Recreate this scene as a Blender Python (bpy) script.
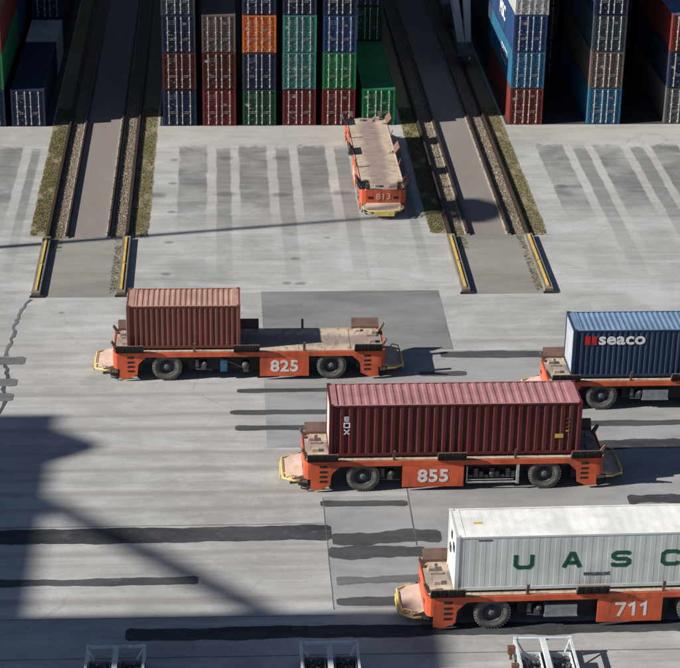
import bpy, math, random
from mathutils import Vector, Matrix
from math import radians as R, sin, cos, pi, tan

for o in list(bpy.data.objects):
    bpy.data.objects.remove(o)
scene = bpy.context.scene
col = scene.collection
rnd = random.Random(7)

# ------------------------------------------------------------------ camera
cam_d = bpy.data.cameras.new('camera'); cam = bpy.data.objects.new('camera', cam_d); col.objects.link(cam)
cr = Vector((0.99824, -0.05727, 0.01540)); cu = Vector((0.01006, 0.41936, 0.90776)); cf = Vector((0.05845, 0.90601, -0.41920))
cm = Matrix((cr, cu, -cf)).transposed().to_4x4(); cm.translation = Vector((5.369, -138.804, 47.290))
cam.matrix_world = cm
cam_d.sensor_width = 36.0; cam_d.lens = 36.0 * 1983.05 / 680.0
cam_d.clip_start = 1.0; cam_d.clip_end = 4000.0
scene.camera = cam

# ------------------------------------------------------------------ sky and sun
SUN_EL, SUN_AZ = R(30.0), R(10.8)          # light travels towards +X and a little towards +Y
world = bpy.data.worlds.new('World'); scene.world = world; world.use_nodes = True
wn = world.node_tree.nodes; wl = world.node_tree.links
sky = wn.new('ShaderNodeTexSky'); sky.sky_type = 'NISHITA'; sky.sun_disc = False; sky.air_density = 0.65; sky.dust_density = 0.4
sky.sun_elevation = SUN_EL; sky.sun_rotation = math.atan2(-cos(SUN_AZ), -sin(SUN_AZ)) % (2 * pi)
wl.new(sky.outputs[0], wn['Background'].inputs[0]); wn['Background'].inputs[1].default_value = 0.05
sd = bpy.data.lights.new('sun', 'SUN'); sd.energy = 5.0; sd.angle = R(0.53); sd.color = (1.0, 0.94, 0.85)
sun = bpy.data.objects.new('sun', sd); col.objects.link(sun)
L = Vector((cos(SUN_EL) * cos(SUN_AZ), cos(SUN_EL) * sin(SUN_AZ), -sin(SUN_EL)))
sun.rotation_euler = L.to_track_quat('-Z', 'Y').to_euler(); sun.location = (-60, -40, 80)
SX = cos(SUN_AZ) / tan(SUN_EL); SY = sin(SUN_AZ) / tan(SUN_EL)   # ground shift of a shadow per metre of height
scene.view_settings.view_transform = 'Standard'; scene.view_settings.look = 'None'
scene.view_settings.exposure = 0.45; scene.view_settings.gamma = 1.0
scene.render.engine = 'CYCLES'; scene.render.resolution_x = 1024; scene.render.resolution_y = 1006

# ------------------------------------------------------------------ material helpers
class NT:
    def __init__(s, name):
        s.m = bpy.data.materials.new(name); s.m.use_nodes = True
        s.t = s.m.node_tree; s.b = s.t.nodes['Principled BSDF']
        s.tc = s.t.nodes.new('ShaderNodeTexCoord').outputs['Object']
    def new(s, k): return s.t.nodes.new(k)
    def put(s, sock, v):
        if isinstance(v, (int, float)): sock.default_value = v
        elif isinstance(v, tuple): sock.default_value = v if len(v) == 4 or len(sock.default_value) == 3 else (*v, 1)
        else: s.t.links.new(v, sock)
    def math(s, op, a, b=None, c=None, clamp=False):
        n = s.new('ShaderNodeMath'); n.operation = op; n.use_clamp = clamp
        s.put(n.inputs[0], a)
        if b is not None: s.put(n.inputs[1], b)
        if c is not None: s.put(n.inputs[2], c)
        return n.outputs[0]
    def rng(s, v, a, b, lo=0., hi=1., smooth=True):
        n = s.new('ShaderNodeMapRange'); n.interpolation_type = 'SMOOTHSTEP' if smooth else 'LINEAR'
        s.put(n.inputs[0], v); s.put(n.inputs[1], a); s.put(n.inputs[2], b); s.put(n.inputs[3], lo); s.put(n.inputs[4], hi)
        return n.outputs[0]
    def noise(s, scale, detail=4, rough=.6, stretch=None, vec=None, dist=0.):
        n = s.new('ShaderNodeTexNoise'); n.inputs['Scale'].default_value = scale; n.inputs['Detail'].default_value = detail
        n.inputs['Roughness'].default_value = rough; n.inputs['Distortion'].default_value = dist
        v = vec or s.tc
        if stretch:
            mp = s.new('ShaderNodeMapping'); mp.inputs['Scale'].default_value = stretch
            s.t.links.new(v, mp.inputs[0]); v = mp.outputs[0]
        s.t.links.new(v, n.inputs['Vector']); return n.outputs[0]
    def mix(s, f, a, b, mode='MIX'):
        n = s.new('ShaderNodeMix'); n.data_type = 'RGBA'; n.blend_type = mode
        s.put(n.inputs[0], f); s.put(n.inputs[6], a); s.put(n.inputs[7], b); return n.outputs[2]
    def bump(s, h, strength=.3, dist=.02):
        n = s.new('ShaderNodeBump'); n.inputs['Strength'].default_value = strength; n.inputs['Distance'].default_value = dist
        s.put(n.inputs['Height'], h); s.t.links.new(n.outputs[0], s.b.inputs['Normal'])
    def done(s, colr, rough=.7, metal=0., spec=.3):
        s.put(s.b.inputs['Base Color'], colr); s.put(s.b.inputs['Roughness'], rough)
        s.b.inputs['Metallic'].default_value = metal; s.b.inputs['Specular IOR Level'].default_value = spec
        return s.m

def paint(name, base, dirt=(.12, .09, .07), amount=.35, rough=.55, scale=1.3, streak=True, var=.12, spec=.3):
    """painted steel with vertical dirt streaks, chips and slight fading"""
    n = NT(name)
    oi = n.new('ShaderNodeObjectInfo')
    vm = n.new('ShaderNodeVectorMath'); vm.operation = 'MULTIPLY_ADD'
    n.t.links.new(oi.outputs['Random'], vm.inputs[0]); vm.inputs[1].default_value = (37, 53, 11); n.t.links.new(n.tc, vm.inputs[2])
    v = vm.outputs[0]
    a = n.noise(scale, 5, .65, (1, 1, .18) if streak else None, v)
    b = n.noise(scale * 6, 3, .6, None, v)
    c = n.noise(scale * .45, 3, .6, None, v)
    f = n.math('MULTIPLY', n.rng(a, .46, .72), amount)
    k = n.rng(c, .3, .7, 1 - var, 1 + var)
    bc = n.mix(1.0, base, n.mix(0., (1, 1, 1), (1, 1, 1)), 'MULTIPLY')
    hv = n.new('ShaderNodeHueSaturation'); n.put(hv.inputs['Color'], base); n.put(hv.inputs['Value'], k)
    cc = n.mix(f, hv.outputs[0], dirt)
    chips = n.math('MULTIPLY', n.rng(b, .66, .74), amount * .8)
    cc = n.mix(chips, cc, dirt)
    return n.done(cc, n.rng(a, .3, .7, rough - .1, rough + .2), 0, spec)

def plain(name, base, rough=.6, metal=0., var=.2, scale=4.):
    n = NT(name); a = n.noise(scale, 4)
    d = tuple(x * (1 - var) for x in base); e = tuple(min(1, x * (1 + var)) for x in base)
    return n.done(n.mix(n.rng(a, .3, .7), d, e), rough, metal)

# ------------------------------------------------------------------ mesh helpers
class MB:
    def __init__(s): s.v = []; s.f = []; s.sm = []
    def add(s, vs, fs, smooth=False):
        k = len(s.v); s.v += [tuple(p) for p in vs]; s.f += [tuple(i + k for i in f) for f in fs]; s.sm += [smooth] * len(fs); return s
    def box(s, x0, x1, y0, y1, z0, z1):
        return s.add([(x, y, z) for z in (z0, z1) for y in (y0, y1) for x in (x0, x1)],
                     [(0, 2, 3, 1), (4, 5, 7, 6), (0, 1, 5, 4), (2, 6, 7, 3), (0, 4, 6, 2), (1, 3, 7, 5)])
    def obox(s, c, ax, ay, az):
        """box from centre and three half-axis vectors"""
        c, ax, ay, az = map(Vector, (c, ax, ay, az))
        return s.add([c + sx * ax + sy * ay + sz * az for sz in (-1, 1) for sy in (-1, 1) for sx in (-1, 1)],
                     [(0, 2, 3, 1), (4, 5, 7, 6), (0, 1, 5, 4), (2, 6, 7, 3), (0, 4, 6, 2), (1, 3, 7, 5)])
    def bar(s, a, b, w, h=None):
        a, b = Vector(a), Vector(b); d = b - a; h = h or w
        up = Vector((0, 0, 1)) if abs(d.normalized().z) < .95 else Vector((0, 1, 0))
        sx = d.cross(up).normalized(); sz = sx.cross(d).normalized()
        return s.obox((a + b) / 2, d / 2, sx * w / 2, sz * h / 2)
    def prism(s, poly, axis, a, b):
        """polygon (list of 2D) extruded along axis: 'y' poly=(x,z); 'x' poly=(y,z); 'z' poly=(x,y)"""
        n = len(poly)
        def P(p, t): return {'y': (p[0], t, p[1]), 'x': (t, p[0], p[1]), 'z': (p[0], p[1], t)}[axis]
        vs = [P(p, a) for p in poly] + [P(p, b) for p in poly]
        fs = [tuple(range(n)), tuple(reversed(range(n, 2 * n)))] + [(i + n, (i + 1) % n + n, (i + 1) % n, i) for i in range(n)]
        return s.add(vs, fs)
    def lathe(s, prof, axis='y', c=(0, 0, 0), n=28, smooth=True):
        """profile of (radius, t) turned about axis through c"""
        vs = []; m = len(prof)
        for i in range(n):
            a = 2 * pi * i / n
            for r, t in prof:
                q = {'y': (r * cos(a), t, r * sin(a)), 'z': (r * cos(a), r * sin(a), t), 'x': (t, r * cos(a), r * sin(a))}[axis]
                vs.append((q[0] + c[0], q[1] + c[1], q[2] + c[2]))
        fs = [(i * m + j, i * m + j + 1, ((i + 1) % n) * m + j + 1, ((i + 1) % n) * m + j) for i in range(n) for j in range(m - 1)]
        return s.add(vs, fs, smooth)
    def tube(s, pts, r, n=8, r2=None):
        pts = [Vector(p) for p in pts]; m = len(pts); rings = []
        for i, p in enumerate(pts):
            d = (pts[min(i + 1, m - 1)] - pts[max(i - 1, 0)]).normalized()
            up = Vector((0, 0, 1)) if abs(d.z) < .9 else Vector((1, 0, 0))
            a = d.cross(up).normalized(); b = a.cross(d)
            rr = r if r2 is None else r + (r2 - r) * i / (m - 1)
            rings.append([p + (a * cos(2 * pi * k / n) + b * sin(2 * pi * k / n)) * rr for k in range(n)])
        vs = [q for rg in rings for q in rg]
        fs = [(i * n + k, i * n + (k + 1) % n, (i + 1) * n + (k + 1) % n, (i + 1) * n + k) for i in range(m - 1) for k in range(n)]
        fs += [tuple(range(n)), tuple(reversed(range((m - 1) * n, m * n)))]
        return s.add(vs, fs, True)
    def band(s, x0, x1, y0, y1, j, z):
        """flat strip with wavering edges and rounded ragged ends, built as a row of quads"""
        n = max(6, int((x1 - x0) / .18)); r = rnd
        def wave():
            ph = [r.uniform(0, 6.28) for _ in range(5)]; fr = [r.uniform(.5, 1.1), r.uniform(1.2, 2), r.uniform(2.5, 4), r.uniform(5, 7), r.uniform(9, 12)]; am = (.6, .45, .3, .2, .15)
            return lambda t: j * sum(a * sin(f * t + p) for a, f, p in zip(am, fr, ph))
        a, b = wave(), wave(); vs = []
        for i in range(n + 1):
            x = x0 + (x1 - x0) * i / n; e = min(x - x0, x1 - x); hw = (y1 - y0) / 2; k = 1 - (max(0, 1 - e / .1) ** 2) * .3 - (.0 if e > .25 else .08 * sin(x * 9))
            m = (y0 + y1) / 2 + .35 * (a(x * .3))
            vs += [(x, m - hw * k + a(x), z), (x, m + hw * k + b(x), z)]
        return s.add(vs, [(2 * i, 2 * i + 2, 2 * i + 3, 2 * i + 1) for i in range(n)])
    def sheet(s, poly, z): return s.add([(x, y, z) for x, y in poly], [tuple(range(len(poly)))])
    def mesh(s, name):
        me = bpy.data.meshes.new(name); me.from_pydata(s.v, [], s.f)
        me.polygons.foreach_set('use_smooth', s.sm); me.update()
        import bmesh
        bm = bmesh.new(); bm.from_mesh(me); bmesh.ops.recalc_face_normals(bm, faces=bm.faces); bm.to_mesh(me); bm.free()
        return me
CACHE = {}
def shared(key, fn):
    if key not in CACHE:
        r = fn(); CACHE[key] = r.mesh(key) if isinstance(r, MB) else r
    return CACHE[key]
def obj(name, me, m, parent=None, loc=(0, 0, 0), rz=0., mtx=None):
    if isinstance(me, MB): me = me.mesh(name)
    if len(me.materials) == 0: me.materials.append(None)
    o = bpy.data.objects.new(name, me); col.objects.link(o)
    o.material_slots[0].link = 'OBJECT'; o.material_slots[0].material = m
    if parent: o.parent = parent
    if mtx is not None: o.matrix_local = mtx
    else: o.location = loc; o.rotation_euler = (0, 0, rz)
    return o
def thing(name, label, cat, loc=(0, 0, 0), rz=0., group=None):
    o = bpy.data.objects.new(name, None); col.objects.link(o); o.empty_display_size = .3
    o.location = loc; o.rotation_euler = (0, 0, rz); return tag(o, label, cat, group)
def tag(o, label, cat, group=None):
    o['label'] = label; o['category'] = cat
    if group: o['group'] = group
    return o
def struct(name, me, m, loc=(0, 0, 0)):
    o = obj(name, me, m, None, loc); o['kind'] = 'structure'; return o

def text_mesh(body, w, h, bold=.03, slant=0.):
    """lettering fitted to width w and height h, lying in local XY with its lower left corner at the origin"""
    c = bpy.data.curves.new('lettering', 'FONT'); c.body = body; c.size = 1; c.offset = bold; c.extrude = .004; c.space_character = 1.05; c.resolution_u = 4
    t = bpy.data.objects.new('lettering', c); col.objects.link(t)
    dg = bpy.context.evaluated_depsgraph_get()
    me = bpy.data.meshes.new_from_object(t.evaluated_get(dg)); bpy.data.objects.remove(t)
    xs = [v.co.x for v in me.vertices]; ys = [v.co.y for v in me.vertices]
    x0, x1, y0, y1 = min(xs), max(xs), min(ys), max(ys)
    for v in me.vertices:
        v.co.x = (v.co.x - x0) / (x1 - x0) * w; v.co.y = (v.co.y - y0) / (y1 - y0) * h; v.co.x += slant * v.co.y
    me.materials.clear(); return me
def stroke_mesh(strokes, t):
    """block lettering: each polyline (x, y) becomes a ribbon of thickness t"""
    b = MB()
    for pts in strokes:
        n = len(pts); lo = []; hi = []
        for i in range(n):
            p = Vector(pts[i]); d0 = (Vector(pts[i]) - Vector(pts[i - 1])).normalized() if i else None
            d1 = (Vector(pts[i + 1]) - Vector(pts[i])).normalized() if i < n - 1 else None
            d0 = d0 or d1; d1 = d1 or d0
            m = (d0 + d1).normalized(); nrm = Vector((-m.y, m.x)); k = t / 2 / max(.5, m.dot(d1))
            lo.append(p - nrm * k); hi.append(p + nrm * k)
        vs = [(*p, 0) for p in lo] + [(*p, 0) for p in hi]
        b.add(vs, [(i, i + 1, n + i + 1, n + i) for i in range(n - 1)])
    return b
FRONT = lambda x, y, z: Matrix.Translation((x, y, z)) @ Matrix.Rotation(pi / 2, 4, 'X')     # local XY plane turned to face -Y

# ------------------------------------------------------------------ materials
def ground_material():
    n = NT('concrete_apron')
    sep = n.new('ShaderNodeSeparateXYZ'); n.t.links.new(n.tc, sep.inputs[0]); X, Y = sep.outputs[0], sep.outputs[1]
    big = n.noise(.09, 4, .6); mid = n.noise(.5, 5, .65); fine = n.noise(9, 4, .7); spot = n.noise(2.4, 5, .7)
    drag = n.noise(.8, 5, .65, (.12, 1.6, 1)); wob = n.noise(.35, 3, .5, (.4, 1, 1))
    c = n.mix(n.rng(big, .35, .65), (.32, .32, .316), (.42, .422, .418))
    c = n.mix(n.rng(mid, .42, .68, 0, .5), c, (.50, .505, .51))
    c = n.mix(n.rng(spot, .55, .75, 0, .35), c, (.20, .19, .18))
    c = n.mix(n.rng(drag, .5, .7, 0, .5), c, (.54, .55, .56))
    c = n.mix(n.rng(drag, .48, .3, 0, .42), c, (.225, .223, .22))
    scuff = n.noise(1.6, 6, .75, (.10, 2.6, 1)); c = n.mix(n.rng(scuff, .56, .7, 0, .35), c, (.17, .165, .155)); c = n.mix(n.rng(scuff, .44, .32, 0, .3), c, (.55, .555, .56))
    patchy = n.noise(.16, 5, .7, (.5, 1.2, 1), None, .6); c = n.mix(n.rng(patchy, .52, .66, 0, .45), c, (.56, .575, .585)); c = n.mix(n.rng(patchy, .46, .34, 0, .35), c, (.26, .258, .252))
    # tyre tracks along the quay lanes (brown rubber bands that run in X)
    Yw = n.math('ADD', Y, n.math('MULTIPLY', n.math('SUBTRACT', wob, .5), .35))
    tot = None
    for yc, w, s in ((-37.7, .5, .35), (-40.4, .5, .55), (-44.0, .42, .7), (-46.4, .4, .75), (-48.0, .42, .8), (-50.6, .4, .8), (-52.3, .42, .7), (-54.7, .4, .8), (-56.2, .42, .7), (-60.3, .42, .75), (-61.3, .35, .4), (-64.3, .5, .85)):
        d = n.math('ABSOLUTE', n.math('SUBTRACT', Yw, yc)); k = n.rng(d, w, .05, 0, s)
        tot = k if tot is None else n.math('MAXIMUM', tot, k)
    tot = n.math('MULTIPLY', tot, n.rng(mid, .25, .6, .55, 1.))
    c = n.mix(n.math('MULTIPLY', tot, .62), c, (.235, .20, .175))
    # transfer lanes in front of the stacks: oil darkened strips between pale wheel tracks
    xm = n.math('MODULO', n.math('ADD', X, 25.5 * 20 - 2.3), 25.5)
    xw = n.math('ADD', xm, n.math('MULTIPLY', n.math('SUBTRACT', mid, .5), .35))
    u = n.math('MODULO', xw, 4.17)
    wide = n.math('MULTIPLY', n.rng(u, -.02, .16), n.rng(u, 2.12, 1.94))
    nar = n.math('MULTIPLY', n.rng(u, 2.6, 2.74), n.rng(u, 3.72, 3.58))
    inb = n.rng(xm, 15.9, 15.7)
    Yq = n.math('ADD', Y, n.math('MULTIPLY', n.math('SUBTRACT', spot, .5), 3.0))
    yw = n.math('MULTIPLY', n.rng(Yq, -19.5, -14.5, .12, 1.), n.rng(Yq, -4.2, -5.0)); yn = n.math('MULTIPLY', n.rng(Yq, -26, -12, .25, 1.), n.rng(Yq, -4.4, -5.6))
    yw2 = n.rng(Y, -30, -26)
    ns = n.rng(n.noise(.22, 3, .6), .35, .6, .45, 1.)
    st = n.math('MULTIPLY', n.math('MAXIMUM', n.math('MULTIPLY', wide, n.math('MULTIPLY', yw, ns)), n.math('MULTIPLY', nar, n.math('MULTIPLY', yn, .8))), n.math('MULTIPLY', inb, yw2))
    scr = n.noise(1.2, 5, .7, (.25, 1.2, 1))
    st = n.math('MULTIPLY', st, n.rng(scr, .25, .62, .62, 1.))
    c = n.mix(n.math('MULTIPLY', st, .86), c, (.118, .118, .116))
    trk = n.math('MULTIPLY', n.math('MULTIPLY', n.math('SUBTRACT', 1., n.math('MAXIMUM', wide, nar)), inb), n.math('MULTIPLY', n.rng(Y, -24, -14), n.rng(Y, -2, -5)))
    c = n.mix(n.math('MULTIPLY', trk, .22), c, (.48, .47, .445))
    front = n.math('MULTIPLY', n.rng(Y, -4.6, -3.2), n.rng(mid, .3, .6, .3, .8))
    c = n.mix(n.math('MULTIPLY', front, .5), c, (.40, .375, .33))
    ot = None
    for sx_, sy_, r in ((2.0, -7.3, .32), (2.0, -12, .34), (2.05, -17.3, .3), (1.95, -22.6, .34), (1.9, -27.7, .34), (9.8, -25.4, .3), (9.2, -29.2, .34), (10.0, -29.3, .38), (12.0, -22.0, .2), (28.5, -13.0, .5), (-4.0, -33.3, .2), (5.6, -14.1, .7), (9.3, -14.3, .7), (13.3, -14.0, .7), (1.0, -14.2, .7), (5.6, -7.0, .6), (9.5, -7.0, .6)):
        dx = n.math('MULTIPLY', n.math('SUBTRACT', X, sx_), .75); dy = n.math('SUBTRACT', Y, sy_)
        d = n.math('ADD', n.math('SQRT', n.math('ADD', n.math('MULTIPLY', dx, dx), n.math('MULTIPLY', dy, dy))), n.math('MULTIPLY', n.math('SUBTRACT', spot, .5), r * 1.2))
        k = n.rng(d, r, r * .3); ot = k if ot is None else n.math('MAXIMUM', ot, k)
    c = n.mix(n.math('MULTIPLY', ot, .6), c, (.09, .09, .09))
    c = n.mix(n.rng(fine, .35, .7, 0, .22), c, (.22, .22, .22))
    sp = n.noise(5.5, 2, .5); c = n.mix(n.rng(sp, .67, .73, 0, .4), c, (.15, .145, .14)); sp2 = n.noise(3.7, 3, .6); c = n.mix(n.rng(sp2, .68, .74, 0, .4), c, (.58, .58, .57))
    vo = n.new('ShaderNodeTexVoronoi'); vo.feature = 'DISTANCE_TO_EDGE'; vo.inputs['Scale'].default_value = .13
    wv = n.new('ShaderNodeVectorMath'); wv.operation = 'ADD'; nz = n.new('ShaderNodeTexNoise'); nz.inputs['Scale'].default_value = .5; nz.inputs['Detail'].default_value = 5; n.t.links.new(n.tc, nz.inputs[0])
    n.t.links.new(n.tc, wv.inputs[0]); n.t.links.new(nz.outputs['Color'], wv.inputs[1]); n.t.links.new(wv.outputs[0], vo.inputs['Vector'])
    c = n.mix(n.math('MULTIPLY', n.rng(vo.outputs['Distance'], .006, .002), n.rng(big, .52, .60, 0, .22)), c, (.15, .145, .14))
    n.bump(fine, .25, .01)
    return n.done(c, n.rng(mid, .3, .7, .75, .95), 0, .2)
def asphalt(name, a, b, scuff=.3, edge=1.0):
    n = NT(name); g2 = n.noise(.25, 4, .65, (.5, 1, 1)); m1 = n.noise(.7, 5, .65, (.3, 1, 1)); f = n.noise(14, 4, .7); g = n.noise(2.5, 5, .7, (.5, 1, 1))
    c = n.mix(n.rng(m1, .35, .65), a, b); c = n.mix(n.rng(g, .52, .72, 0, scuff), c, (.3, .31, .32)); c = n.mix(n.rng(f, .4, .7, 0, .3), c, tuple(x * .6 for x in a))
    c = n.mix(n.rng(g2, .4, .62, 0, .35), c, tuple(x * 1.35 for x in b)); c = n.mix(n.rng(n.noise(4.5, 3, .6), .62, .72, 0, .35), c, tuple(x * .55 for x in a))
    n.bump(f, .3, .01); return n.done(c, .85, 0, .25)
def pavers():
    n = NT('brown_pavers'); br = n.new('ShaderNodeTexBrick'); n.t.links.new(n.tc, br.inputs[0])
    br.inputs['Scale'].default_value = 1; br.inputs['Brick Width'].default_value = .2; br.inputs['Row Height'].default_value = .1; br.inputs['Mortar Size'].default_value = .008
    br.inputs['Color1'].default_value = (.255, .22, .208, 1); br.inputs['Color2'].default_value = (.235, .204, .194, 1); br.inputs['Mortar'].default_value = (.18, .155, .145, 1)
    a = n.noise(.5, 4, .6, (1, .3, 1)); c = n.mix(n.rng(a, .35, .7, 0, .55), br.outputs[0], (.26, .242, .228)); return n.done(c, .9, 0, .2)
M = dict(
    ground=ground_material(),
    patch=asphalt('grey_asphalt_patch', (.165, .172, .172), (.215, .222, .222), .2),
    slab=asphalt('worn_concrete_slab', (.24, .245, .25), (.31, .315, .32), .35),
    strip=asphalt('black_asphalt_strip', (.045, .05, .055), (.075, .08, .088), .14),
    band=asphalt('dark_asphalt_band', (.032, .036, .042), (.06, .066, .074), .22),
    shadefloor=asphalt('shade_black_floor', (.035, .036, .038), (.055, .056, .058), .05), greystrip=asphalt('grey_asphalt_strip', (.10, .105, .11), (.15, .155, .16), .2),  # the floor tone is painted shade between the stacks
    road=pavers(), lane_end=asphalt('brown_grey_asphalt', (.215, .21, .195), (.26, .254, .237), .12),
    soil=None, joint=plain('dark_joint', (.13, .13, .13), .9),
    railbeam=paint('dirty_rail_beam', (.36, .325, .285), (.05, .045, .04), .5, .9, 1.0, False, .15, .15), beam=paint('concrete_beam', (.20, .18, .155), (.07, .06, .055), .5, .9, 1.0, False, .15, .15),
    rail=plain('rusty_steel_rail', (.06, .042, .032), .6, .3), yellow=paint('yellow_paint', (.62, .42, .08), (.12, .10, .07), .35, .6, 2, False),
    orange=paint('orange_paint', (.60, .11, .046), (.11, .06, .045), .62, .55, 1.5, True, .2), deck=None,
    guide=paint('rusty_guide_steel', (.17, .105, .085), (.06, .05, .05), .5, .8, 2.5, False), dark=plain('black_chassis_steel', (.022, .022, .024), .7),
    doorprint=plain('door_print', (.34, .33, .32), .6), handle=plain('door_handle_steel', (.26, .25, .24), .6), guideouter=paint('near_black_guide_outer', (.035, .036, .038), (.09, .08, .07), .5, .7, 3, False), mech=plain('greasy_grey_steel', (.10, .10, .105), .55, .3), tank=plain('grey_tank_steel', (.24, .26, .28), .5, .2), bluebox=plain('blue_filter_housing', (.03, .12, .22), .6),
    silver=plain('pale_steel', (.42, .42, .42), .5, .2), tyre=None, rim=plain('grey_rim', (.075, .077, .08), .7, .1), hub=plain('pale_hub', (.12, .13, .145), .6, .2),
    letterworn=paint('worn_lettering', (.62, .45, .38), (.5, .12, .05), .8, .6, 9, False), letter=paint('grey_white_lettering', (.72, .72, .70), (.40, .25, .2), .35, .6, 5, False), apron=paint('dusty_apron', (.50, .40, .34), (.24, .19, .17), .45, .85, 2.2, False),
    bumper=paint('yellow_bumper', (.66, .52, .18), (.2, .16, .1), .4, .6, 4, False), whitemark=paint('white_mark', (.78, .78, .78), (.3, .3, .3), .3, .6, 5, False),
    redmark=plain('red_mark', (.48, .03, .03), .5), greenmark=plain('dark_green_lettering', (.012, .085, .045), .5), blackmark=plain('dark_print', (.06, .065, .07), .6),
    galv=paint('galvanised_rod', (.60, .59, .57), (.3, .2, .15), .4, .5, 3, False), gearframe=paint('pale_blue_steel', (.58, .64, .66), (.25, .22, .2), .35, .55, 3, False),
    cranegrey=paint('blue_grey_crane_paint', (.50, .56, .63), (.2, .2, .2), .25, .5, .6), cranedark=plain('crane_bogie_steel', (.13, .15, .17), .6), glass=plain('lamp_glass', (.6, .6, .55), .2),
    rust=plain('rusty_lump', (.15, .07, .045), .9), binmetal=plain('dark_bin_floor', (.07, .08, .09), .8), gear=plain('dull_lashing_iron', (.15, .14, .13), .7, .2, .5, 9.),
    reefer=paint('reefer_machinery_white', (.45, .5, .52), (.2, .2, .2), .3, .5, 2.))
n = NT('grassy_soil'); a = n.noise(1.3, 5, .7); b = n.noise(9, 4, .7)
M['soil'] = n.done(n.mix(n.rng(b, .4, .65, 0, .8), n.mix(n.rng(a, .4, .6), (.20, .185, .095), (.25, .195, .135)), (.29, .26, .19)), .95, 0, .1)
n = NT('ballast'); a = n.noise(1.2, 5, .7); v = n.new('ShaderNodeTexVoronoi'); v.inputs['Scale'].default_value = 9; n.t.links.new(n.tc, v.inputs[0])
M['ballast'] = n.done(n.mix(n.rng(a, .4, .6, 0, .55), n.mix(n.rng(v.outputs['Distance'], .02, .09), (.34, .285, .235), (.16, .13, .11)), (.22, .18, .11)), .95, 0, .1)
n = NT('dusty_deck'); a = n.noise(.9, 5, .65); b = n.noise(4, 5, .7, (1, .35, 1)); c = n.noise(14, 3, .6)
sep = n.new('ShaderNodeSeparateXYZ'); n.t.links.new(n.tc, sep.inputs[0])
cen = n.rng(n.math('ADD', n.math('ABSOLUTE', sep.outputs[1]), n.math('MULTIPLY', n.math('SUBTRACT', a, .5), 1.1)), .95, .35, 0, .85)
cc = n.mix(n.rng(a, .4, .65), (.47, .385, .30), (.56, .46, .36)); cc = n.mix(cen, cc, (.27, .222, .205)); cc = n.mix(n.rng(b, .5, .68, 0, .75), cc, (.19, .14, .115)); cc = n.mix(n.rng(c, .5, .75, 0, .3), cc, (.16, .12, .1))
M['deck'] = n.done(cc, .9, 0, .15)
n = NT('dusty_tyre'); a = n.noise(3, 4); M['tyre'] = n.done(n.mix(n.rng(a, .35, .65), (.085, .081, .076), (.15, .142, .132)), .9, 0, .15)
n = NT('grass_blades'); oi = n.new('ShaderNodeTexNoise'); oi.inputs['Scale'].default_value = 1.1; n.t.links.new(n.tc, oi.inputs[0]); b = n.noise(13, 2)
M['grass'] = n.done(n.mix(n.rng(b, .4, .6, 0, .6), n.mix(n.rng(oi.outputs[0], .4, .62), (.165, .185, .07), (.25, .225, .105)), (.24, .185, .115)), .9, 0, .1)
M['stone'] = plain('ballast_stone', (.33, .28, .235), .95, 0, .6, 6.)

# ------------------------------------------------------------------ ground, lanes and repairs
g = struct('ground', MB().sheet([(-1500, -1500), (1500, -1500), (1500, 1500), (-1500, 1500)], 0), M['ground'])
LANES = (-3.15, 22.35, 47.85, -28.65)
def ribbon(pts, w, z, j=.0):
    b = MB(); vs = []
    for i, p in enumerate(pts):
        a = Vector(pts[max(i - 1, 0)]); c = Vector(pts[min(i + 1, len(pts) - 1)]); d = (c - a).normalized(); nn = Vector((-d.y, d.x)); ww = w / 2 * (1 + rnd.uniform(-j, j))
        vs += [(p[0] + nn.x * ww, p[1] + nn.y * ww, z), (p[0] - nn.x * ww, p[1] - nn.y * ww, z)]
    return b.add(vs, [(2 * i, 2 * i + 1, 2 * i + 3, 2 * i + 2) for i in range(len(pts) - 1)])
for lx in LANES[:3]:
    struct('lane_road', MB().sheet([(lx - 1.2, -21.7), (lx + 1.15, -21.7), (lx + 1.15, 140), (lx - 1.2, 140)], .006), M['road'])
    struct('lane_end_road', MB().sheet([(lx - 2.3, -31.1), (lx + 2.3, -31.1), (lx + 2.3, -21.71), (lx - 2.3, -21.71)], .006), M['lane_end'])
    ys = [-21.4 + .45 * k for k in range(60)] + [20 + 8 * k for k in range(16)]
    struct('verge', ribbon([(lx - 3.2 - (.0 if y > -20.5 else -.15), y) for y in ys], 1.12, .005, .1), M['soil'])
    struct('verge', ribbon([(lx + 3.24 - (.0 if y > -20.5 else .12), y) for y in ys], 1.2, .005, .1), M['soil'])
    struct('gravel_bed', MB().sheet([(lx - 2.38, -21.7), (lx - 1.5, -21.7), (lx - 1.5, 140), (lx - 2.38, 140)], .005), M['ballast'])
    struct('gravel_bed', MB().sheet([(lx + 1.5, -21.7), (lx + 2.38, -21.7), (lx + 2.38, 140), (lx + 1.5, 140)], .005), M['ballast'])

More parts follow.
